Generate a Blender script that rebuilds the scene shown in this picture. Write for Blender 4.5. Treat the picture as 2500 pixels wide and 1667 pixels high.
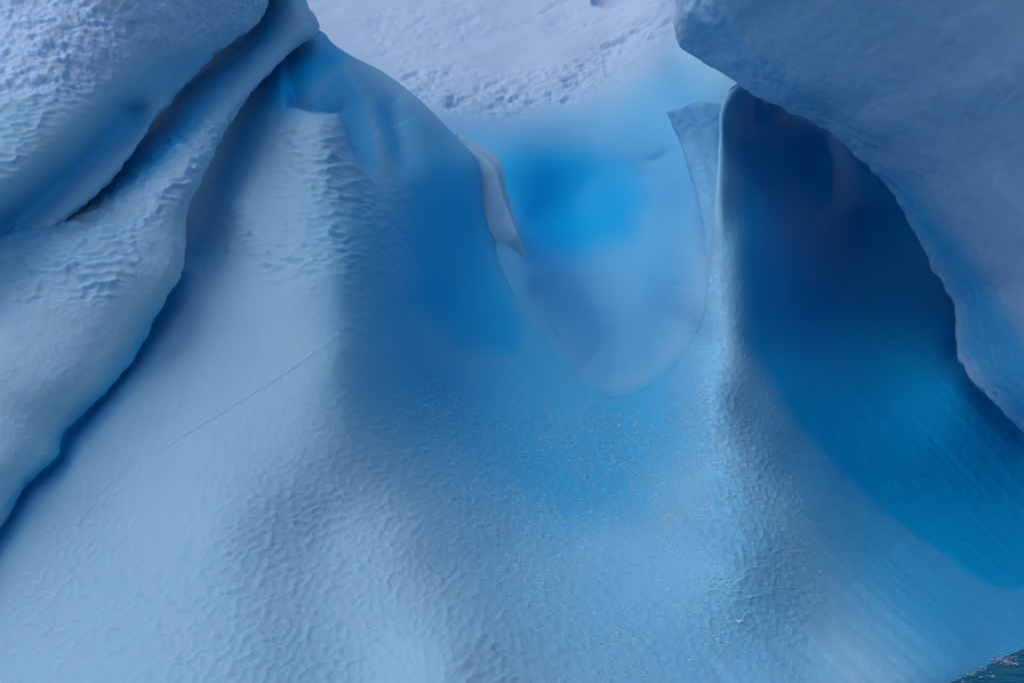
import bpy, math, random
import numpy as np
random.seed(7); RNG = np.random.default_rng(7)
S = bpy.context.scene
for o in list(bpy.data.objects): bpy.data.objects.remove(o)

# ------------------------------------------------------------------ camera
CAM_Z, PITCH, LENS = 2.6, math.radians(3.0), 50.0
cam = bpy.data.cameras.new('camera'); co = bpy.data.objects.new('camera', cam); S.collection.objects.link(co)
cam.lens = LENS; cam.sensor_width = 36.0; cam.clip_end = 4000
co.location = (0, 0, CAM_Z); co.rotation_euler = (math.pi/2 + PITCH, 0, 0)
S.camera = co
S.render.resolution_x, S.render.resolution_y = 1024, 682

# ------------------------------------------------------------------ sky, sun, exposure
SUN_EL, SUN_AZ = math.radians(56), math.radians(-100)      # azimuth from +Y, clockwise: front left of the berg
w = bpy.data.worlds.new('World'); S.world = w; w.use_nodes = True
nt = w.node_tree; bg = nt.nodes['Background']
sky = nt.nodes.new('ShaderNodeTexSky'); sky.sky_type = 'NISHITA'; sky.sun_disc = False
sky.sun_elevation = SUN_EL; sky.sun_rotation = SUN_AZ
sky.air_density = 1.0; sky.dust_density = 0.6; sky.ozone_density = 1.6
nt.links.new(sky.outputs[0], bg.inputs[0]); bg.inputs[1].default_value = 0.15
sl = bpy.data.lights.new('sun', 'SUN'); so = bpy.data.objects.new('sun', sl); S.collection.objects.link(so)
sl.energy = 1.1; sl.angle = math.radians(38); sl.color = (1.0, 0.91, 0.88)
sx, sy, sz = math.sin(SUN_AZ)*math.cos(SUN_EL), math.cos(SUN_AZ)*math.cos(SUN_EL), math.sin(SUN_EL)
from mathutils import Vector
so.rotation_euler = Vector((sx, sy, sz)).to_track_quat('Z', 'Y').to_euler()
so.location = (sx*40, sy*40, sz*40)
S.view_settings.view_transform = 'Standard'; S.view_settings.look = 'None'
S.view_settings.exposure = -0.04; S.view_settings.gamma = 1.0
S.cycles.max_bounces = 6; S.cycles.diffuse_bounces = 5

# ------------------------------------------------------------------ numeric helpers
SC = 36.0/LENS/2500.0
CP, SP = math.cos(PITCH), math.sin(PITCH)
def world(px, py, d):
    """a point seen at photo position (px, py) and d metres out along the view axis"""
    a = (px-1250.0)*SC*d; b = -(py-833.5)*SC*d
    return np.stack([a, d*CP - b*SP, CAM_Z + d*SP + b*CP], -1)

def sstep(x, a, b):
    t = np.clip((x-a)/(b-a), 0, 1); return t*t*(3-2*t)

def hash3(i, j, k, s=0):
    n = (i*374761393 + j*668265263 + k*2147483647 + s*1274126177) & 0xffffffff
    n = ((n ^ (n >> 13))*1274126177) & 0xffffffff
    n = ((n ^ (n >> 16))*2246822519) & 0xffffffff
    return ((n ^ (n >> 15)) & 0xffffff)/float(0xffffff)

def vnoise(x, y, z, s=0):
    xi, yi, zi = np.floor(x).astype(np.int64), np.floor(y).astype(np.int64), np.floor(z).astype(np.int64)
    fx, fy, fz = x-xi, y-yi, z-zi
    q = lambda t: t*t*t*(t*(t*6-15)+10)
    u, v, t = q(fx), q(fy), q(fz)
    r = 0
    for a in (0, 1):
        for b in (0, 1):
            for c in (0, 1):
                wt = (u if a else 1-u)*(v if b else 1-v)*(t if c else 1-t)
                r = r + wt*hash3(xi+a, yi+b, zi+c, s)
    return r*2-1

def fbm(p, scale, octs=4, s=0, gain=0.5):
    r, a, f = 0, 1.0, 1.0/scale
    for o in range(octs):
        r = r + a*vnoise(p[..., 0]*f, p[..., 1]*f, p[..., 2]*f, s+o*17); a *= gain; f *= 2.03
    return r

def worley(a, b, s=0, jit=0.9):
    """distance to nearest and second nearest of jittered points on a unit grid"""
    ai, bi = np.floor(a).astype(np.int64), np.floor(b).astype(np.int64)
    f1 = np.full(a.shape, 9.0); f2 = np.full(a.shape, 9.0); idv = np.zeros(a.shape)
    for i in (-1, 0, 1):
        for j in (-1, 0, 1):
            ci, cj = ai+i, bi+j
            qx = ci+.5+jit*(hash3(ci, cj, 0*ci, s)-.5); qy = cj+.5+jit*(hash3(ci, cj, 0*ci, s+5)-.5)
            dd = (a-qx)**2+(b-qy)**2
            near = dd < f1
            f2 = np.where(near, f1, np.minimum(f2, dd)); idv = np.where(near, hash3(ci, cj, 0*ci, s+9), idv); f1 = np.where(near, dd, f1)
    return np.sqrt(f1), np.sqrt(f2), idv

def polydist(px, py, pts):
    """distance to a polyline, and which side (positive on the left of travel in photo axes)"""
    best = np.full(px.shape, 1e9); side = np.zeros(px.shape); tt = np.zeros(px.shape)
    n = len(pts)-1
    for i in range(n):
        (x0, y0), (x1, y1) = pts[i], pts[i+1]
        ex, ey = x1-x0, y1-y0
        t = np.clip(((px-x0)*ex+(py-y0)*ey)/(ex*ex+ey*ey), 0, 1)
        dx, dy = px-x0-t*ex, py-y0-t*ey
        dd = np.hypot(dx, dy); c = ex*(py-y0)-ey*(px-x0)
        m = dd < best
        best = np.where(m, dd, best); side = np.where(m, -np.sign(c), side); tt = np.where(m, (i+t)/n, tt)
    return best, side, tt

def inpoly(px, py, pts, soft):
    """soft mask of a polygon"""
    d, _, _ = polydist(px, py, list(pts)+[pts[0]])
    ins = np.zeros(px.shape, bool); n = len(pts)
    for i in range(n):
        (x0, y0), (x1, y1) = pts[i], pts[(i+1) % n]
        c = ((y0 > py) != (y1 > py)) & (px < (x1-x0)*(py-y0)/((y1-y0) if y1 != y0 else 1e-9)+x0)
        ins ^= c
    return sstep(np.where(ins, d, -d), -soft, soft)

def tps(pts, px, py, lam=0.0):
    """thin-plate depth through scattered (px, py, d)"""
    P = np.array(pts, float); X = P[:, :2]/500.0; n = len(P)
    k = lambda r2: 0.5*r2*np.log(r2+r2.dtype.type(1e-9))
    r2 = ((X[:, None]-X[None])**2).sum(-1)
    A = np.zeros((n+3, n+3)); A[:n, :n] = k(r2)+lam*np.eye(n); A[:n, n] = 1; A[:n, n+1:] = X
    A[n, :n] = 1; A[n+1:, :n] = X.T
    c = np.linalg.solve(A, np.concatenate([P[:, 2], [0, 0, 0]]))
    u, v = (px/500.0).astype(np.float32), (py/500.0).astype(np.float32); c = c.astype(np.float32); X = X.astype(np.float32)
    r = c[n]+c[n+1]*u+c[n+2]*v
    for i in range(n): r = r+c[i]*k((u-X[i, 0])**2+(v-X[i, 1])**2)
    return r.astype(float)

def crom(P, m, even=True):
    """Catmull-Rom through P (n,...) resampled to m rows; spaced by length in the first two columns"""
    P = np.asarray(P, float); n = len(P)
    t = np.linspace(0, n-1, m)
    def ev(t):
        i = np.clip(np.floor(t).astype(int), 0, n-2); f = (t-i).reshape((-1,)+(1,)*(P.ndim-1))
        g = lambda j: P[np.clip(j, 0, n-1)]
        p0, p1, p2, p3 = g(i-1), g(i), g(i+1), g(i+2)
        p0 = np.where((i == 0).reshape(f.shape), 2*p1-p2, p0); p3 = np.where((i == n-2).reshape(f.shape), 2*p2-p1, p3)
        return .5*((2*p1)+(-p0+p2)*f+(2*p0-5*p1+4*p2-p3)*f*f+(-p0+3*p1-3*p2+p3)*f**3)
    if even and P.ndim == 2:
        q = ev(np.linspace(0, n-1, 4000)); L = np.concatenate([[0], np.cumsum(np.linalg.norm(np.diff(q[:, :2], axis=0), axis=1))])
        t = np.interp(np.linspace(0, L[-1], m), L, np.linspace(0, n-1, 4000))
    return ev(t)

def normals(W):
    du = np.gradient(W, axis=0); dv = np.gradient(W, axis=1)
    n = np.cross(du, dv); n /= np.linalg.norm(n, axis=-1, keepdims=True)+1e-9
    return n

def face_cam(n, W):
    c = np.array([0, 0, CAM_Z])-W
    if ((n*c).sum(-1)).mean() < 0: n = -n
    return n

ICE = {}
def sheet(name, W, mat, attrs=None, keep=None, parent=None):
    nu, nv = W.shape[:2]
    idx = np.arange(nu*nv).reshape(nu, nv)
    q = np.stack([idx[:-1, :-1], idx[1:, :-1], idx[1:, 1:], idx[:-1, 1:]], -1).reshape(-1, 4)
    if keep is not None:
        k = keep.reshape(-1); q = q[k[q].any(1)]
    V = W.reshape(-1, 3)
    # wind the faces toward the open side
    a, b, c = V[q[:, 0]], V[q[:, 1]], V[q[:, 2]]
    n = np.cross(b-a, c-a); m = ((n*(np.array([0, 0, CAM_Z])-a)).sum(1)).mean()
    if m < 0: q = q[:, ::-1]
    me = bpy.data.meshes.new(name)
    me.vertices.add(len(V)); me.vertices.foreach_set('co', V.astype(np.float32).ravel())
    me.loops.add(q.size); me.loops.foreach_set('vertex_index', q.astype(np.int32).ravel())
    me.polygons.add(len(q)); me.polygons.foreach_set('loop_start', np.arange(0, q.size, 4, dtype=np.int32))
    me.update(calc_edges=True); me.validate()
    me.polygons.foreach_set('use_smooth', np.ones(len(me.polygons), bool))
    for k_, v_ in (attrs or {}).items():
        at = me.attributes.new(k_, 'FLOAT', 'POINT'); at.data.foreach_set('value', np.broadcast_to(v_, (nu, nv)).astype(np.float32).ravel())
    me.materials.append(mat)
    o = bpy.data.objects.new(name, me); S.collection.objects.link(o); o.parent = parent
    return o

def tri_mesh(name, V, F, mat, parent=None, smooth=False):
    me = bpy.data.meshes.new(name); me.from_pydata([tuple(v) for v in V], [], F); me.update()
    if smooth: me.polygons.foreach_set('use_smooth', np.ones(len(me.polygons), bool))
    me.materials.append(mat); o = bpy.data.objects.new(name, me); S.collection.objects.link(o); o.parent = parent
    return o

# ------------------------------------------------------------------ materials
def ice_material():
    m = bpy.data.materials.new('ice'); m.use_nodes = True; t = m.node_tree; N, L = t.nodes, t.links
    p = N['Principled BSDF']
    def att(n): a = N.new('ShaderNodeAttribute'); a.attribute_name = n; return a.outputs['Fac']
    tc = N.new('ShaderNodeTexCoord').outputs['Object']
    def mix(f, a, b):
        x = N.new('ShaderNodeMix'); x.data_type = 'RGBA'
        for i, v in ((0, f), (6, a), (7, b)):
            if hasattr(v, 'is_output'): L.new(v, x.inputs[i])
            else: x.inputs[i].default_value = v
        return x.outputs[2]
    def math_(op, a, b):
        x = N.new('ShaderNodeMath'); x.operation = op
        for i, v in ((0, a), (1, b)):
            if hasattr(v, 'is_output'): L.new(v, x.inputs[i])
            else: x.inputs[i].default_value = v
        x.use_clamp = True
        return x.outputs[0]
    bub = N.new('ShaderNodeTexNoise'); bub.inputs['Scale'].default_value = 0.8; bub.inputs['Detail'].default_value = 5; L.new(tc, bub.inputs['Vector'])
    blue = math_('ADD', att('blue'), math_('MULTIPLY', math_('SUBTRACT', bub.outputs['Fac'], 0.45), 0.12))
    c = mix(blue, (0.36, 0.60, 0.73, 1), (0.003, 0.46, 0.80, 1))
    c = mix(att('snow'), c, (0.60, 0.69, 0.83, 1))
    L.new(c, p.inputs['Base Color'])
    p.inputs['Roughness'].default_value = 0.45; p.inputs['Specular IOR Level'].default_value = 0.22; p.inputs['IOR'].default_value = 1.31
    p.subsurface_method = 'BURLEY'; p.inputs['Subsurface Weight'].default_value = 1.0; p.inputs['Subsurface Radius'].default_value = (0.06, 0.40, 1.0); p.inputs['Subsurface Scale'].default_value = 0.06
    n1 = N.new('ShaderNodeTexNoise'); n1.inputs['Scale'].default_value = 28; n1.inputs['Detail'].default_value = 4; L.new(tc, n1.inputs['Vector'])
    b1 = N.new('ShaderNodeBump'); b1.inputs['Strength'].default_value = 0.35; b1.inputs['Distance'].default_value = 0.02; L.new(n1.outputs['Fac'], b1.inputs['Height'])
    n2 = N.new('ShaderNodeTexNoise'); n2.inputs['Scale'].default_value = 75; n2.inputs['Detail'].default_value = 3; L.new(tc, n2.inputs['Vector'])
    b2 = N.new('ShaderNodeBump'); b2.inputs['Strength'].default_value = 0.35; b2.inputs['Distance'].default_value = 0.012; L.new(n2.outputs['Fac'], b2.inputs['Height']); L.new(b1.outputs[0], b2.inputs['Normal'])
    L.new(b2.outputs[0], p.inputs['Normal'])
    return m
ice = ice_material()

def plain(name, col, rough=0.5, sss=0.0):
    m = bpy.data.materials.new(name); m.use_nodes = True; t = m.node_tree; p = t.nodes['Principled BSDF']
    n = t.nodes.new('ShaderNodeTexNoise'); n.inputs['Scale'].default_value = 9
    r = t.nodes.new('ShaderNodeValToRGB'); r.color_ramp.elements[0].color = tuple(c*.8 for c in col)+(1,); r.color_ramp.elements[1].color = tuple(col)+(1,)
    t.links.new(n.outputs['Fac'], r.inputs[0]); t.links.new(r.outputs[0], p.inputs['Base Color'])
    p.inputs['Roughness'].default_value = rough; p.inputs['IOR'].default_value = 1.31
    if sss: p.inputs['Subsurface Weight'].default_value = sss; p.inputs['Subsurface Radius'].default_value = (.3, .7, 1); p.inputs['Subsurface Scale'].default_value = .02
    return m
glint_m = plain('glint', (0.52, 0.80, 0.95), 0.4)  # pale colour of the chips that stand in for glints
crack_m = plain('crack_ice', (0.17, 0.42, 0.66), 0.5)

berg = bpy.data.objects.new('iceberg', None); S.collection.objects.link(berg); berg.location = (0, 0, 0)
berg['label'] = 'pale blue sculpted iceberg with a central chute and shaded overhang, filling the view'
berg['category'] = 'iceberg'

# ------------------------------------------------------------------ front slope with the two ridges
rail = [(-250, 640), (150, 640), (330, 480), (430, 330), (560, 160), (690, 95), (778, 76), (815, 108), (868, 142), (935, 176), (1000, 224), (1058, 276), (1112, 332),
        (1143, 362), (1164, 392), (1173, 422), (1178, 466), (1187, 516), (1204, 570), (1228, 645), (1268, 740), (1325, 840), (1400, 930), (1480, 972), (1550, 965), (1615, 928), (1668, 868),
        (1706, 800), (1726, 714), (1735, 612), (1742, 520), (1750, 440), (1756, 340), (1757, 270), (1772, 232), (1792, 209), (1814, 205), (1842, 222), (1900, 252),
        (2000, 300), (2120, 360), (2300, 560), (2440, 800), (2560, 960), (2760, 1000)]
bott = [-420, -330, -250, -160, 0, 130, 230, 290, 350, 420, 500, 570, 640, 690, 730, 760, 800, 840, 890, 960, 1060, 1190, 1330, 1450, 1560, 1640,
        1700, 1750, 1800, 1850, 1890, 1940, 1980, 2010, 2040, 2070, 2110, 2170, 2270, 2390, 2560, 2680, 2780, 2900]
NU, NV = 900, 520
R4 = np.array([(a, b, c) for (a, b), c in zip(rail, bott)])
R4 = crom(R4, NU)
top = R4[:, :2]; bot = np.stack([R4[:, 2], np.full(NU, 1950.0)], -1)
v = np.linspace(0, 1, NV)**1.08
PX = top[:, None, 0]*(1-v)+bot[:, None, 0]*v; PY = top[:, None, 1]*(1-v)+bot[:, None, 1]*v
mpts = [  # photo position, metres out
 (-300,1950,11.6),(200,1950,11.3),(700,1950,11.2),(1200,1950,11.3),(1700,1950,11.4),(2100,1950,11.9),(2500,1950,19.5),(2900,1950,23),
 (-200,1667,13.2),(0,1500,13.6),(300,1550,12.9),(600,1620,12.4),(900,1650,12.5),(1100,1600,12.4),(1400,1650,13.0),(1750,1640,13.4),(2000,1640,13.7),(2200,1640,13.7),(2350,1610,14.5),(2430,1590,15.5),(2500,1640,15.2),(2800,1640,21),
 (0,1290,14.25),(-200,1300,14.4),(300,1250,14.4),(550,1280,13.8),(800,1300,14.2),(1000,1300,14.5),(1250,1350,15.5),(1500,1350,15.7),(1750,1330,15.1),(1850,1340,15.1),(1930,1400,15.2),(2100,1400,16.5),(2300,1400,17.7),(2500,1400,19.0),(2800,1400,21),
 (150,1080,15.05),(400,1050,15.2),(650,1050,15.0),(850,1050,15.3),(1000,1100,16.2),(1200,1180,17.0),(1400,1150,17.8),(1600,1150,17.6),(1750,1120,17.1),(1850,1130,17.2),(1920,1150,17.6),(2010,1150,18.3),(2100,1150,19.1),(2300,1150,20.2),(2500,1120,20.8),(2750,1100,20.8),
 (250,950,15.55),(450,850,16.2),(650,850,16.1),(830,850,16.2),(960,900,17.2),(1100,950,18.8),(1280,1010,19.0),(1430,1010,18.9),(1600,1000,18.6),(1740,950,18.0),(1850,950,18.6),(1930,950,19.4),(2020,950,20.4),(2200,920,21.8),(2360,920,21.6),(2600,950,21.6),
 (450,690,17.2),(600,650,17.4),(830,650,17.2),(930,700,17.9),(1000,700,18.8),(1050,740,19.6),(1180,760,20.6),(1300,800,20.8),(1690,830,20.0),(1760,780,19.5),(1812,790,19.5),(1880,780,20.5),(1960,780,21.8),(2050,760,23.1),(2200,740,24.0),(2320,760,24),(2500,780,24),
 (460,560,19.2),(560,500,18.6),(700,480,18.2),(820,450,18.3),(930,520,18.9),(1040,540,20.4),(1110,560,21.3),(1190,540,22.2),(1730,620,20.6),(1800,600,20.6),(1850,600,21.0),(1920,590,22.3),(2000,590,23.8),(2100,580,25.6),(2250,600,26.2),
 (540,380,20.4),(650,330,19.9),(720,270,19.6),(820,290,19.4),(860,380,19.2),(600,220,21.8),(700,120,22.0),(770,90,22.0),(900,180,22.2),(1000,240,22.3),(1100,340,22.4),(1165,420,22.3),(950,380,20.4),(1050,420,21.2),(880,280,20.6),(400,400,21.5),(200,650,18.5),(-200,700,17.5),
 (1745,450,21.2),(1757,280,22.3),(1800,215,22.8),(1830,350,23.4),(1900,270,24.0),(1950,420,24.7),(2050,430,25.8),(2100,400,26.5),(2300,560,26.8),(2440,800,24.5)]
def line(pts, amp, wid, fade=.45, sharp=2.0):
    """a rounded groove (+) or rib (-) along a polyline"""
    d, s, t = polydist(PX, PY, pts); return amp*np.exp(-(d/wid)**sharp)*sstep(t, 0, fade)*(1-sstep(t, 1-fade, 1))
def cliff(pts, beyond, amp, wid):
    """a step away from the viewer past an edge, inside the polygon the edge closes with the points beyond it"""
    d, s, t = polydist(PX, PY, pts); sd = d*(2*(inpoly(PX, PY, pts+beyond, .01) > .5)-1)
    return amp*sstep(sd, -2.0, 5.0)*np.exp(-np.clip(sd, 0, None)/wid)*sstep(t, 0.0, .12)*(1-sstep(t, .55, .98))
def slope_depth():
    D = tps(mpts, PX, PY, 0.0006)
    # recess behind the scalloped facet
    D += cliff([(690,268),(720,264),(760,277),(800,280),(826,281),(838,310),(852,362),(880,402),(908,438),(960,500)], [(1180,520),(1250,300),(950,40),(620,40)], 1.15, 60)
    # crest above it and the blue hollow beyond
    D += line([(818,125),(850,160),(900,240),(918,300),(935,380),(990,440)], -0.30, 34, .3)
    D += line([(905,205),(945,260),(965,330),(985,400),(1000,450)], 0.40, 34)
    D += line([(800,110),(770,150),(740,205),(700,245)], -0.14, 30)
    # creases between the folds and the slope
    D += line([(455,640),(425,705),(335,855),(250,965),(165,1060),(138,1125),(60,1190),(0,1300),(-90,1420)], 0.22, 26, .1)
    # soft ridge down the left shoulder
    D += line([(880,470),(865,560),(855,700),(850,850),(840,950),(800,1080)], -0.14, 70)
    # chute wall hollow
    D += .22*np.exp(-(((PX-1110)/120)**2+((PY-660)/260)**2))
    # right ridge above the gully, and the nose at its foot
    D += line([(1757,300),(1752,460),(1750,620),(1752,780),(1760,930),(1750,1060)], -0.10, 90)
    D += line([(1120,1140),(1290,1235),(1480,1290),(1640,1310),(1760,1360),(1900,1450),(2080,1590),(2180,1700)], -0.15, 55, .3)
    # ribs and hollow in the gully
    D += line([(1980,280),(2012,330),(2030,390),(2035,470),(2030,560)], -0.4, 30)
    D += line([(2100,330),(2180,455),(2215,560),(2250,660),(2260,800)], -0.15, 70)
    D += line([(2060,480),(2110,580),(2180,680)], 0.5, 90)
    D += line([(1835,225),(1850,270),(1862,310)], 0.25, 12)
    D += line([(1868,240),(1885,290)], 0.18, 10)
    # crease where the overhang meets the slope
    D += line([(2325,800),(2340,870),(2400,950),(2500,1062),(2600,1150)], 0.3, 34, .25)
    # lower slope troughs
    D += line([(560,1400),(640,1550),(700,1750)], -0.03, 110)
    D += line([(780,1150),(820,1350),(780,1600)], 0.03, 150)
    return D
D = slope_depth()
# round the rim
rimd, _, _ = polydist(PX, PY, [tuple(q) for q in top[::6]])
rr = np.where(np.arange(NU) > NU*.62, 30.0, 34.0)[:, None]
k = np.clip(1-rimd/rr, 0, 1); D += (.0+.30*sstep(np.hypot(top[:, 0]-1470, (top[:, 1]-980)*.75), 230, 420))[:, None]*(1-np.sqrt(1-np.minimum(k, .995)**2))
W = world(PX, PY, D)
n = face_cam(normals(W), W)
def micro():
    global wx, wz
    facet = inpoly(PX, PY, [(560,470),(640,300),(700,262),(830,275),(858,380),(905,440),(960,560),(900,660),(830,700),(640,700),(480,690),(520,600)], 80)
    facet *= sstep(fbm(W, .5, 2, 77), -.9, .1)
    facet *= sstep(D*0+PX-PY*0.0, 380, 560)
    low = inpoly(PX, PY, [(150,1300),(600,1150),(900,1150),(1050,1350),(1300,1560),(1500,1800),(-100,1800)], 140)
    mid = inpoly(PX, PY, [(930,820),(1200,1000),(1500,1000),(1700,800),(1800,950),(1950,1350),(2000,1600),(1400,1650),(1100,1250),(900,1000)], 90)
    wall = inpoly(PX, PY, [(880,460),(1000,430),(1080,600),(1000,800),(880,760)], 60)
    disp = 0.012*fbm(W, 1.3, 3, 1)+0.002*fbm(W, .22, 3, 2)
    wx = W[..., 0]+.03*fbm(W, .3, 2, 5); wz = W[..., 2]+.03*fbm(W, .3, 2, 6)
    f1, f2, idv = worley(wx/.17, wz/.075, 3)
    disp += facet*0.07*(np.minimum(f1, .9)**2-.25)*(0.5+idv)
    f1, f2, idv = worley((wx+.35*wz)/.085, (wz-.3*wx)/.058, 4)
    disp += (low*.013+wall*.022+.008)*(np.minimum(f1, .9)**2-.25)
    f1, f2, idv = worley(wx/.085, wz/.05, 8)
    disp += (mid*0.014+.003)*(np.minimum(f1, .9)**2-.25)
    return disp
disp = micro()
rs = sstep(PX+.25*PY, 1950, 2250); al = (W[..., 0]*.64-W[..., 2]*.77); ac = W[..., 0]*.77+W[..., 2]*.64
disp += .6*rs*(.016*vnoise(al/2.2, ac/.16, W[..., 1]*.3, 91)+.010*vnoise(al/1.2, ac/.06, W[..., 1]*.3, 92)+.006*fbm(W, .1, 3, 93))
W = W+n*disp[..., None]
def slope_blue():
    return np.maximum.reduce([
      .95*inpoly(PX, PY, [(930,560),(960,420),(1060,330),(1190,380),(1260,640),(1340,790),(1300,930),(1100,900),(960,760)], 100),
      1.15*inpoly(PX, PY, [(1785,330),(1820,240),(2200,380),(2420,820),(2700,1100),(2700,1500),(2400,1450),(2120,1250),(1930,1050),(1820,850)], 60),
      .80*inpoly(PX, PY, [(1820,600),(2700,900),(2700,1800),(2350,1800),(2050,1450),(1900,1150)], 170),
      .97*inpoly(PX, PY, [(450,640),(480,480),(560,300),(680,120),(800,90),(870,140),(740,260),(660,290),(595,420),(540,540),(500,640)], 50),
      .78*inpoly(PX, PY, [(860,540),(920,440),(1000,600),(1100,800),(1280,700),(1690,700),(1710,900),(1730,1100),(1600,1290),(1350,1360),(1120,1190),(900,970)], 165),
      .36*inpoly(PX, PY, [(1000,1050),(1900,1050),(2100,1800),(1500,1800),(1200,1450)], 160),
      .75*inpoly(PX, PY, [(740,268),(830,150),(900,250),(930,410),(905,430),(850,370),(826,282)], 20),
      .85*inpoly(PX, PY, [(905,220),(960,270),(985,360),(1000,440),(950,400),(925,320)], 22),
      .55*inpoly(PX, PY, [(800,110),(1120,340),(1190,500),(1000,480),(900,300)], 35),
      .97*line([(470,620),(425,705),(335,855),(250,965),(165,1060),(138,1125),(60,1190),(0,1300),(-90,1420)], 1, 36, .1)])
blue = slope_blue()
# the part of the rim that rolls away behind
nb = 14; tn = np.gradient(top, axis=0); tn /= np.linalg.norm(tn, axis=1, keepdims=True)
inn = np.stack([-tn[:, 1], tn[:, 0]], -1)
cu = 1-sstep(np.hypot(top[:, 0]-1470, (top[:, 1]-980)*.75), 200, 330)
back = []; sPX, sPY = PX, PY
off0 = D[:, 0]
for i in range(1, nb+1):
    f = (i/nb)
    q = top+inn*(26*f**1.6+0.5*f); dd = off0+.05+3.2*f**1.5
    w1 = world(q[:, 0], q[:, 1], dd)
    q2 = top-inn*45*f; PX, PY = q2[:, 0], q2[:, 1]
    w2 = world(PX, PY, slope_depth()+.001+.30*f)
    w2 = w2+n[:, 0]*disp[:, :1]
    back.append(w1*(1-cu[:, None])+w2*cu[:, None])
PX, PY = sPX, sPY
back = np.stack(back[::-1], 1)
Wf = np.concatenate([back, W], 1)
z = np.zeros((NU, nb))
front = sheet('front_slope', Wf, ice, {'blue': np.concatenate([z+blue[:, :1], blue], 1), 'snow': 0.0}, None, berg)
front['label'] = 'pale scalloped slope rising from the water with the two ridges either side of the chute'
MPX, MPY, MW, MN = PX, PY, W, n

# ------------------------------------------------------------------ snowfield and blue hollow behind
xs = np.linspace(640, 2080, 430); ys = np.linspace(-260, 1180, 470)
PX, PY = np.meshgrid(xs, ys, indexing='ij')
bpts = [(640,-260,42),(1000,-260,41),(1400,-260,40),(1700,-260,38),(2080,-260,36),
 (640,0,34.5),(900,0,34.5),(1150,0,34),(1350,0,33.6),(1450,0,33),(1600,0,31.5),(1800,0,30.5),(2080,0,30),
 (900,120,32.2),(1100,120,32.0),(1300,120,31.9),(1500,100,31.6),(1650,130,30.3),(1850,130,28.6),
 (1000,220,30.2),(1200,230,30.2),(1400,210,30.2),(1600,180,29.4),(1750,230,27.6),(2000,250,29),
 (1050,290,29.0),(1200,300,29.2),(1350,300,29.3),(1500,290,28.8),(1620,300,27.4),(1750,350,26.2),(2000,400,28.5),
 (1100,420,28.0),(1250,430,27.4),(1400,430,28.4),(1500,420,28.2),(1580,430,27.4),(1680,450,25.4),(1800,480,26),
 (1150,540,25.2),(1310,540,26.6),(1400,550,27.4),(1500,540,26.9),(1600,560,26.0),(1700,580,24.0),(1850,600,26.5),
 (1200,640,22.0),(1250,565,23.4),(1278,625,22.5),(1300,680,22.2),(1345,640,24.2),(1450,660,25.2),(1580,670,24.2),(1700,680,22.6),
 (1290,750,22.9),(1400,770,23.4),(1530,780,23.3),(1650,790,22.1),(1740,800,21.2),
 (1370,850,21.9),(1450,885,21.9),(1555,870,21.8),(1680,900,20.5),(1180,820,21.9),
 (1350,990,19.6),(1450,1000,19.35),(1560,980,19.4),(1300,1100,19.2),(1500,1120,18.9),(1250,960,19.9),(1050,900,21.6),(1000,700,25),(1000,500,27.5),(640,300,30),(640,700,27),(640,1100,22),(2000,800,28),(2000,1100,24)]
D = tps(bpts, PX, PY, 0.004)
DM = slope_depth()
urail = [(1187,516),(1204,570),(1228,645),(1268,740),(1325,840),(1400,930),(1480,972),(1550,965),(1615,928),(1668,868),(1706,800),(1726,714),(1735,612),(1742,530)]
ud, _, ut = polydist(PX, PY, urail)
uin = inpoly(PX, PY, urail+[(1790,330),(1700,150),(1200,150),(1100,330)], .01) > .5
uend = sstep(ut, .04, .15)*(1-sstep(ut, .80, 1.0))
uw = np.where(uin, 1-sstep(ud, 0, 40+120*sstep(ut, .04, .30)), 1.0)*uend
D = D*(1-uw)+(DM+np.where(uin, .008, .010+.008*ud))*uw
D += 1.3*inpoly(PX, PY, [(1435,-60),(1535,-60),(1532,-4),(1512,10),(1475,18),(1448,12)], 5)
D += line([(1490,20),(1420,110),(1330,160),(1200,200)], -0.25, 45)
D += line([(1350,0),(1380,70),(1340,120)], 0.15, 60)
D += line([(1560,405),(1610,390),(1655,358)], 0.12, 14)
for i, (x0, y0) in enumerate(((1420,760),(1440,800),(1470,845))):
    D += line([(x0-140, y0-45), (x0, y0-5), (x0+150, y0-18)], -.03, 12)
W = world(PX, PY, D); n = face_cam(normals(W), W)
snow = inpoly(PX, PY, [(600,-300),(1720,-300),(1640,60),(1560,150),(1400,235),(1250,262),(1130,262),(1050,240),(940,180),(600,100)], 90)
rough = inpoly(PX, PY, [(900,190),(960,140),(1200,190),(1400,150),(1560,20),(1620,-60),(1640,60),(1560,160),(1400,250),(1200,290),(1060,270)], 30)
rough = rough*(.35+.65*sstep(fbm(W, 1.2, 2, 46), -.5, .4))
rough = np.maximum(rough, .4*snow*sstep(fbm(W, 2.5, 2, 44), -.2, .6))
fb = fbm(W*np.array([.6, .6, 1.0]), .55, 4, 11)
WR = np.stack([W[..., 0]*.9+W[..., 2]*.5, W[..., 1], (W[..., 2]*.9-W[..., 0]*.4)*2.6], -1)
pits = np.minimum(fbm(WR, .5, 4, 13, .6)+.2, .15)
disp = uw*micro()+(1-uw)*.012*fbm(W, 1.3, 3, 1)+snow*.03*fb+rough*(.10*pits+.03*fbm(W, .12, 3, 15))
W = W+n*disp[..., None]
blue = np.maximum.reduce([
  1.0*inpoly(PX, PY, [(1130,370),(1280,325),(1440,325),(1560,370),(1620,480),(1570,610),(1400,670),(1270,660),(1190,520)], 95),
  .9*inpoly(PX, PY, [(1430,-70),(1540,-70),(1536,0),(1512,14),(1475,21),(1444,14)], 5),  # blue patch at the top edge paints an ice block's shadow
  .56*inpoly(PX, PY, [(1080,300),(1500,260),(1650,160),(1780,240),(1700,700),(1620,920),(1400,1040),(1240,800),(1180,600)], 80)])
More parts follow.
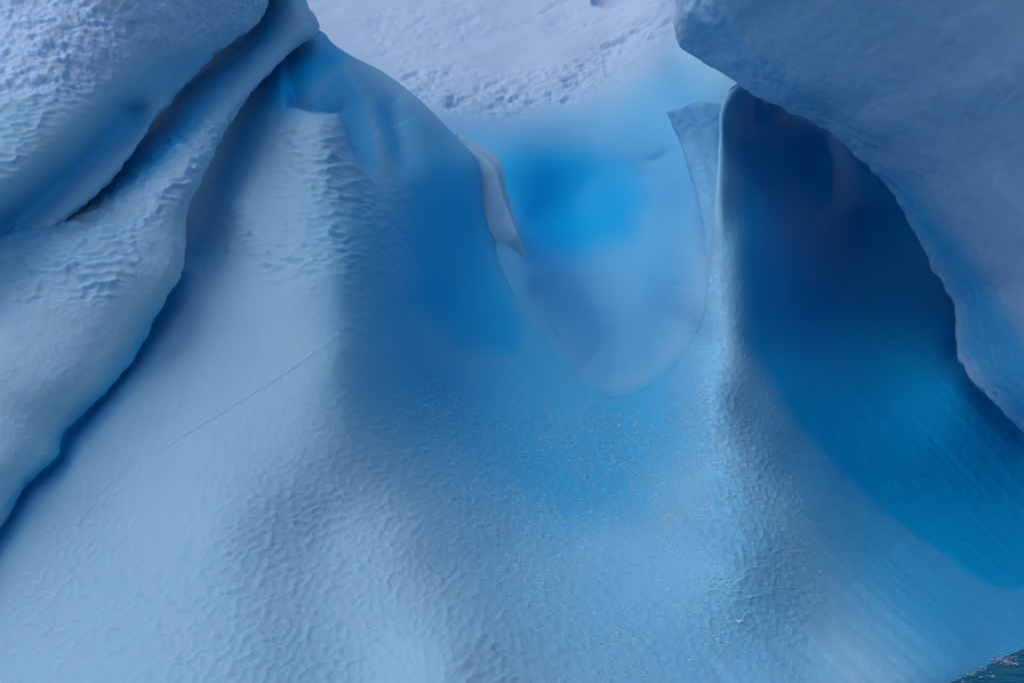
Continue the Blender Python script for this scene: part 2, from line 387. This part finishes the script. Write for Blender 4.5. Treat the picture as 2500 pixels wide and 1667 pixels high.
ub = np.where(uin, 1-sstep(ud, 0, 36), 1.0)*uend
blue = blue*(1-ub)+slope_blue()*ub
o = sheet('snow_hollow', W, ice, {'blue': blue, 'snow': snow*.9}, None, berg)
o['label'] = 'white pitted snow slope curving down into a bright blue hollow and chute floor'

# ------------------------------------------------------------------ lofted bodies with a silhouette edge
def loft(rows, m_along, m_across):
    """rows: list of rails (same number of (px,py,d) points); returns resampled control surface"""
    R = np.array([crom(np.array(r, float), m_along) for r in rows])      # rails x along x 3
    return np.transpose(crom(R, m_across, False), (1, 0, 2))             # along x across x 3

# middle fold
E = [(735,-110,21.8),(748,5,21.6),(777,72,21.4),(735,106,21.2),(690,140,20.9),(640,192,20.3),(592,255,19.6),(545,335,18.8),(505,415,18.0),(468,482,17.4),(456,545,17.0),(449,632,16.5),(422,702,16.2),(333,852,15.75),(250,962,15.3),(165,1052,15.0),(138,1120,14.75),(60,1184,14.45),(0,1292,14.2),(-90,1420,13.8)]
Lp = [(640,-110),(655,0),(632,60),(575,115),(520,158),(452,215),(395,275),(338,345),(290,405),(215,470),(120,520),(0,560),(-80,640),(-150,740),(-200,840),(-230,940),(-250,1040),(-280,1130),(-300,1260),(-320,1400)]
rows = []
fr = [(-.35, 1.7), (0.0, .70), (.14, .42), (.30, .02), (.50, -.40), (.70, -.55), (.86, -.38), (.95, -.14), (1.0, .12)]
for f, dd in fr:
    r = []
    for i, ((ex, ey, ed), (lx, ly)) in enumerate(zip(E, Lp)):
        deep = 1.0 if i < 9 else max(.25, 1-.15*(i-8))
        ddd = dd*((.75 if i < 11 else .45) if dd < 0 else 1)*(deep if dd > 0 and f < .5 else 1)*(1.0 if i > 5 else .6)
        tilt = (1-f)*(-.45 if i > 10 else -.2)*min(1, max(0, i-6)/6)
        r.append((lx+(ex-lx)*f, ly+(ey-ly)*f, ed+ddd+tilt))
    rows.append(r)
for ins, dd in ((-10, .45), (-34, 1.1), (-80, 2.2)):
    rows.append([(ex+ins*.8*(1 if i < 12 else .6), ey+ins*.35, ed+dd) for i, (ex, ey, ed) in enumerate(E)])
G = loft(rows, 560, 300)
PX, PY, D = G[..., 0], G[..., 1], G[..., 2]
D = D + line([(330,360),(285,412),(225,480),(150,560)], .12, 12)
W = world(PX, PY, D); n = face_cam(normals(W), W)
sc = inpoly(PX, PY, [(-60,520),(150,480),(330,420),(420,330),(560,230),(600,190),(610,230),(540,330),(480,430),(430,480),(330,640),(270,730),(-60,760)], 28)
wx = W[..., 0]+.06*fbm(W, .3, 2, 25); wz = W[..., 2]+.06*fbm(W, .3, 2, 26)
f1, f2, idv = worley(wx/.17, wz/.07, 23)
f3, f4, idw = worley(wx/.07, wz/.05, 24)
disp = .03*fbm(W, 1.1, 3, 21)+.006*fbm(W, .2, 3, 22)+sc*.075*(np.minimum(f1, .9)**2-.25)*(.5+idv)+.006*(np.minimum(f3, .9)**2-.25)
edge = np.exp(-polydist(PX, PY, [e[:2] for e in E])[0]/25)
disp += edge*.02*fbm(W, .16, 3, 29)
W = W+n*disp[..., None]
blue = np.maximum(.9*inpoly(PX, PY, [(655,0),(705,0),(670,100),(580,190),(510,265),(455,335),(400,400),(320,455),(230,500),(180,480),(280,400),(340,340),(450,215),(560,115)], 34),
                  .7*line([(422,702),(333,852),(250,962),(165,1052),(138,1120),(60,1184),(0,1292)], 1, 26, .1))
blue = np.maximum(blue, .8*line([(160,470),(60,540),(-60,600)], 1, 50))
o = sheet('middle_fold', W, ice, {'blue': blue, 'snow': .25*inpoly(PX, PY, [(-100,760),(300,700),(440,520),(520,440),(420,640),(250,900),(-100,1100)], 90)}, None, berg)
o['label'] = 'long rippled ice fold sweeping from the top edge down to the left'

# upper slab on the left
E = [(668,-130,21.4),(656,0,21.0),(641,48,20.8),(605,82,20.5),(560,112,20.2),(500,160,19.7),(450,212,19.2),(415,248,18.8),(386,276,18.3),(362,312,18.0),(338,352,17.7),(290,410,17.3),(225,480,16.9),(150,545,16.6),(40,620,16.3),(-100,720,16)]
Up = [(560,-330),(430,-330),(330,-300),(230,-280),(130,-250),(40,-220),(-30,-180),(-70,-130),(-110,-60),(-140,20),(-170,90),(-210,180),(-250,280),(-290,370),(-330,450),(-380,560)]
rows = []
for f, dd in ((0, 1.6), (.2, .2), (.4, -.75), (.58, -1.15), (.74, -1.05), (.87, -.6), (.95, -.22), (1.0, .1)):
    rows.append([(ux+(ex-ux)*f, uy+(ey-uy)*f, ed+dd*(.75 if i < 8 else .6)+(1-f)*(-1.6 if i < 6 else -.5)) for i, ((ex, ey, ed), (ux, uy)) in enumerate(zip(E, Up))])
for ins, dd in ((-9, .4), (-30, 1.0), (-80, 2.4)):
    rows.append([(ex+ins*.7, ey+ins*.7, ed+dd) for ex, ey, ed in E])
G = loft(rows, 460, 380)
PX, PY, D = G[..., 0], G[..., 1], G[..., 2]
D = D + line([(430,250),(330,285),(260,345),(190,410),(110,480),(0,565),(-100,640)], .6, 48, .2)
D = D + line([(390,262),(300,272),(280,290)], .18, 14)
W = world(PX, PY, D); n = face_cam(normals(W), W)
sn = inpoly(PX, PY, [(-200,-300),(700,-300),(650,10),(560,70),(440,110),(330,140),(260,180),(180,230),(-200,240)], 45)
sc = inpoly(PX, PY, [(-100,180),(200,180),(250,220),(120,310),(60,420),(-100,470)], 50)
pits = np.clip(fbm(W*np.array([.55, .7, 1.0]), .22, 5, 31, .6), -.6, .35)
wx = W[..., 0]+.05*fbm(W, .3, 2, 35); wz = W[..., 2]+.05*fbm(W, .3, 2, 36)
f1, f2, idv = worley(wx/.16, wz/.07, 33)
disp = .03*fbm(W, 1.2, 3, 32)+sn*.06*pits+sn*.02*fbm(W, .08, 2, 37)+sc*.045*(np.minimum(f1, .9)**2-.25)+.004*fbm(W, .15, 3, 38)
edge = np.exp(-polydist(PX, PY, [e[:2] for e in E])[0]/25); disp += edge*.02*fbm(W, .16, 3, 39)
W = W+n*disp[..., None]
blue = np.maximum(.75*line([(410,262),(330,290),(260,345),(190,410),(110,480),(0,565),(-100,640)], 1, 44, .2), .35*inpoly(PX, PY, [(560,112),(400,130),(250,260),(200,380),(330,300),(430,230)], 40))
o = sheet('upper_slab', W, ice, {'blue': blue, 'snow': .75*sn}, None, berg)
o['label'] = 'snow-crusted slab in the upper left corner with a smooth undercut lower lip'

# overhang on the right
E = [(1250,-760,17),(1420,-620,19),(1550,-440,20.5),(1615,-260,21),(1638,-105,21),(1645,0,21),(1647,58,21),(1660,106,21.1),(1700,142,21.2),(1758,180,21.1),(1810,211,21.1),(1862,241,21.1),(1925,272,21.1),(1985,303,21.1),(2040,345,21.1),(2092,388,21.2),(2140,430,21.2),(2174,462,21.2),(2206,520,21.2),(2240,590,21.2),(2277,662,21.2),(2318,735,21.2),(2330,790,21.1),(2338,862,21),(2372,922,20.6),(2425,980,20.3),(2500,1062,20.2),(2640,1200,20)]  # opening points form an unseen arch, added to block sun and sky
Up = [(1600,-1500),(1750,-1300),(1880,-1100),(1960,-850),(2040,-640),(2150,-520),(2280,-400),(2400,-380),(2500,-340),(2580,-280),(2640,-220),(2700,-160),(2740,-90),(2780,-20),(2800,50),(2820,130),(2840,210),(2850,290),(2860,370),(2870,450),(2880,540),(2890,630),(2890,720),(2900,800),(2900,880),(2910,950),(2930,1030),(2960,1150)]
rows = []
for f, dd in ((-.9, -15.0), (-.4, -13.4), (0, -11.2), (.25, -8.3), (.5, -5.3), (.7, -3.1), (.84, -1.6), (.93, -.62), (.975, -.22), (1.0, .1)):
    rr_ = []
    for i, ((ex, ey, ed), (ux, uy)) in enumerate(zip(E, Up)):
        s_ = .85 if i < 3 else 1.0 if i < 14 else max(.5, 1-.04*(i-14))
        rr_.append((ux+(ex-ux)*f, uy+(ey-uy)*f, ed+dd*s_))
    rows.append(rr_)
for ins, dd in ((8, .35), (24, .9), (70, 2.6), (130, 4.4), (230, 7.0)):  # last unseen rows extended back to shut sky light out of the gully
    rows.append([(ex+ins, ey-ins*.5, ed+dd) for ex, ey, ed in E])
G = loft(rows, 620, 300)
PX, PY, D = G[..., 0], G[..., 1], G[..., 2]
D = D + line([(1770,-60),(1775,20),(1800,80),(1900,180),(2050,270),(2150,340)], -.16, 40)
W = world(PX, PY, D); n = face_cam(normals(W), W)
band = inpoly(PX, PY, [(1640,-100),(1780,-60),(1800,70),(1950,200),(2150,330),(2200,520),(2140,430),(1985,303),(1810,211),(1660,106)], 30)
disp = .05*fbm(W, 1.6, 3, 41)+.006*fbm(W, .2, 3, 42)+.009*fbm(W, .09, 3, 45)+band*(.02*fbm(W*np.array([.5, .5, 1.2]), .16, 3, 43))
edge = np.exp(-polydist(PX, PY, [e[:2] for e in E])[0]/20); disp += edge*.025*fbm(W, .2, 3, 49)
W = W+n*disp[..., None]
blue = np.maximum(.75*inpoly(PX, PY, [(2120,400),(2230,440),(2420,700),(2560,900),(2700,1150),(2500,1062),(2338,862),(2318,735),(2240,590)], 60), .3*band)
o = sheet('overhang', W, ice, {'blue': blue, 'snow': .7*(1-np.clip(blue*1.6, 0, 1))}, None, berg)
o['label'] = 'smooth grey-violet overhanging mass in the upper right, in shade'

# curled lip at the left of the hollow
outer = [(1112,330,23.8),(1150,344,23.7),(1190,368,23.5),(1222,394,23.3),(1233,424,23.1),(1239,465,22.9),(1250,510,22.7),(1262,555,22.5),(1273,598,22.4),(1283,630,22.4),(1292,655,22.6),(1300,680,23.0),(1306,700,23.8)]
inner = [(1116,336,23.2),(1146,360,23.0),(1182,386,22.8),(1208,416,22.65),(1222,455,22.55),(1236,505,22.45),(1254,555,22.3),(1262,578,22.25),(1269,602,22.3),(1280,632,22.35),(1289,657,22.6),(1297,682,23.0),(1303,702,23.8)]
near = [(1080,340,23.0),(1110,375,22.8),(1130,410,22.7),(1142,445,22.6),(1150,485,22.55),(1160,530,22.4),(1174,570,22.3),(1188,600,22.3),(1204,635,22.3),(1220,665,22.4),(1235,690,22.7),(1245,710,23.2),(1255,725,24)]
midr = [((a[0]+b[0])/2, (a[1]+b[1])/2, (a[2]+b[2])/2+.10) for a, b in zip(inner, near)]
bk = [(x-14, y+8, d+.5) for x, y, d in outer]; bk2 = [(x-50, y+30, d+1.8) for x, y, d in outer]
G = loft([near, midr, inner, [((a[0]+b[0])/2, (a[1]+b[1])/2, (a[2]+b[2])/2+.03) for a, b in zip(inner, outer)], outer, bk, bk2], 160, 120)
PX, PY, D = G[..., 0], G[..., 1], G[..., 2]
W = world(PX, PY, D); n = face_cam(normals(W), W); W = W+n*(.015*fbm(W, .4, 3, 51))[..., None]
o = sheet('curled_lip', W, ice, {'blue': .10, 'snow': .15}, None, berg)
o['label'] = 'thin pale curled lip at the left rim of the blue hollow'

# fin panel at the right of the hollow
left = [(1630,272,24.6),(1640,300,24.5),(1655,335,24.4),(1668,370,24.2),(1682,410,24.0),(1695,455,23.7),(1706,500,23.3),(1716,560,22.9),(1722,640,22.4),(1722,720,22)]
cr_ = [(1668,262,24.1),(1684,300,24.0),(1700,345,23.9),(1713,390,23.7),(1724,440,23.4),(1732,490,23.1),(1738,540,22.8),(1742,600,22.4),(1742,670,22),(1740,740,21.7)]
right = [(1705,250,23.6),(1722,300,23.5),(1738,345,23.4),(1748,390,23.3),(1760,440,23.1),(1768,490,22.9),(1772,540,22.7),(1776,600,22.4),(1776,670,22.1),(1776,740,21.8)]
far = [(1790,262,23.5),(1800,310,23.4),(1810,350,23.4),(1815,390,23.4),(1820,440,23.4),(1825,490,23.4),(1830,540,23.3),(1830,600,23.2),(1830,670,23),(1830,740,23)]
bk = [(x+12, y+6, d+.5) for x, y, d in left]; bk2 = [(x+45, y+20, d+1.6) for x, y, d in left]
tops = lambda r: [(r[0][0]+6, r[0][1]+14, r[0][2]+1.2), (r[0][0]+1, r[0][1]+1, r[0][2]+.25)]+r
G = loft([tops(r) for r in (bk2, bk, left, cr_, right, far)], 200, 140)
PX, PY, D = G[..., 0], G[..., 1], G[..., 2]
W = world(PX, PY, D); n = face_cam(normals(W), W); W = W+n*(.015*fbm(W, .4, 3, 61)+.008*fbm(W, .12, 3, 62))[..., None]
o = sheet('ice_fin', W, ice, {'blue': .38, 'snow': 0.0}, None, berg)
o['label'] = 'thin pale ice fin beside the ridge at the right rim of the hollow'

# ------------------------------------------------------------------ pale chips painting glints off the cup edges, and hairline cracks on the slope
fm = inpoly(MPX, MPY, [(960,900),(1200,1000),(1500,1010),(1700,850),(1780,900),(1850,1100),(1960,1380),(1950,1640),(1500,1660),(1250,1400),(1050,1150)], 110)
fm = fm*(0.25+0.75*sstep(fbm(MW, 1.1, 3, 71), -.5, .5))
prob = fm*np.linalg.norm(np.cross(np.gradient(MW, axis=0), np.gradient(MW, axis=1)), axis=-1); prob = (prob/prob.sum()).ravel()
NF = 6500
ids = RNG.choice(prob.size, NF, p=prob, replace=False)
Pf, Nf = MW.reshape(-1, 3)[ids], MN.reshape(-1, 3)[ids]
V, F = [], []
for p_, n_ in zip(Pf, Nf):
    p_ = p_+n_*.004
    n_ = n_+np.array([-.35, -.1, .55]); n_ /= np.linalg.norm(n_)
    t_ = np.array([1.0, 0, RNG.normal(0, .25)]); t_ -= n_*(t_@n_); t_ /= np.linalg.norm(t_); b_ = np.cross(n_, t_)
    L_ = .017*math.exp(RNG.normal(0, .35)); w_ = L_*RNG.uniform(.3, .6); h_ = RNG.uniform(.002, .006); k0 = len(V)
    c_ = RNG.uniform(-.4, .4)
    V += [p_-t_*L_-n_*.004, p_+b_*w_*RNG.uniform(.6, 1)-n_*.004+t_*c_*L_, p_+t_*L_-n_*.004+b_*w_*.5, p_-b_*w_*RNG.uniform(.4, 1)-n_*.004, p_+n_*h_+t_*c_*L_*.5]
    F += [(k0, k0+1, k0+4), (k0+1, k0+2, k0+4), (k0+2, k0+3, k0+4), (k0+3, k0, k0+4)]
o = tri_mesh('glint_flecks', V, F, glint_m, berg); o['kind'] = 'stuff'
o['label'] = 'scattered white flecks standing in for glints on the lower slope'

def on_slope(pts, m):
    """points of the front slope along a polyline given in photo axes"""
    q = crom(np.array(pts, float), m); out = []
    for x, y in q:
        i = np.argmin((MPX-x)**2+(MPY-y)**2); out.append((MW.reshape(-1, 3)[i], MN.reshape(-1, 3)[i]))
    return out
def crack(pts, m, r):
    V, F = [], []; pn = on_slope(pts, m); P_ = np.array([a for a, b in pn])
    P_[1:-1] = (P_[:-2]+2*P_[1:-1]+P_[2:])/4
    for i in range(m):
        t_ = P_[min(i+1, m-1)]-P_[max(i-1, 0)]; t_ /= np.linalg.norm(t_)+1e-9; n_ = pn[i][1]; b_ = np.cross(n_, t_)
        rr_ = r*(.25+.75*math.sin(math.pi*(i+.5)/m))*RNG.uniform(.5, 1.3); c_ = P_[i]+n_*.004+b_*RNG.normal(0, r*.6)
        V += [c_-b_*rr_-n_*.001, c_+n_*.001, c_+b_*rr_-n_*.001]
        if i: k0 = 3*i-3; F += [(k0, k0+1, k0+4, k0+3), (k0+1, k0+2, k0+5, k0+4)]
    tri_mesh('crack', V, F, crack_m, berg)
crack([(852,800),(790,850),(700,912),(600,975),(500,1035),(390,1105)], 150, .0013)
crack([(1040,1372),(1052,1384),(1066,1396)], 24, .006)
crack([(1190,1560),(1208,1585),(1232,1606)], 30, .006)
crack([(930,840),(1000,890),(1080,945),(1180,1000),(1280,1035),(1400,1040)], 120, .0013)

# ------------------------------------------------------------------ water
def water_material():
    m = bpy.data.materials.new('sea_water'); m.use_nodes = True; t = m.node_tree; p = t.nodes['Principled BSDF']
    p.inputs['Base Color'].default_value = (.01, .11, .16, 1); p.inputs['Roughness'].default_value = .16; p.inputs['IOR'].default_value = 1.33
    n = t.nodes.new('ShaderNodeTexNoise'); n.inputs['Scale'].default_value = 2.5; n.inputs['Detail'].default_value = 6
    tc = t.nodes.new('ShaderNodeTexCoord'); t.links.new(tc.outputs['Object'], n.inputs['Vector'])
    b = t.nodes.new('ShaderNodeBump'); b.inputs['Strength'].default_value = .6; b.inputs['Distance'].default_value = .1
    t.links.new(n.outputs['Fac'], b.inputs['Height']); t.links.new(b.outputs[0], p.inputs['Normal'])
    return m
o = tri_mesh('water', [(-600,-600,0),(600,-600,0),(600,600,0),(-600,600,0)], [(0,1,2,3)], water_material()); o['kind'] = 'structure'

# foam where the swell washes the foot of the slope
V, F = [], []
def blob(c, r):
    k0 = len(V); up = np.array([0, 0, 1.0])
    ring = [(math.cos(a), math.sin(a)) for a in np.linspace(0, 2*math.pi, 6, endpoint=False)+RNG.uniform(0, 1)]
    V.append(c+up*r*RNG.uniform(.5, .9))
    for x, y in ring: V.append(c+np.array([x*r*RNG.uniform(.7, 1.2), y*r*RNG.uniform(.7, 1.2), r*RNG.uniform(-.1, .2)]))
    for i in range(6): F.append((k0, k0+1+i, k0+1+(i+1) % 6))
def onwater(px, py):
    dy = -(py-833.5)*SC; d = -CAM_Z/(SP+dy*CP); return world(np.array(px), np.array(py), np.array(d))
for pts, sd, cnt in (([(2352,1600),(2360,1575),(2400,1560),(2450,1553),(2520,1560)], 5, 260), ([(2345,1606),(2390,1598),(2430,1606),(2470,1618)], 7, 300), ([(2340,1620),(2360,1640),(2400,1635)], 12, 70), ([(2400,1580),(2450,1585),(2500,1590)], 10, 60)):
    q = crom(np.array(pts, float), cnt)
    for x, y in q:
        c = onwater(x+RNG.normal(0, sd*1.6), y+RNG.normal(0, sd)); c[2] = RNG.uniform(0, .03); blob(c, .011*math.exp(RNG.normal(0, .45)))
o = tri_mesh('foam', V, F, plain('foam', (.36, .46, .56), .6)); o['kind'] = 'stuff'; o['label'] = 'white foam of a small wave at the foot of the slope'; o['category'] = 'foam'
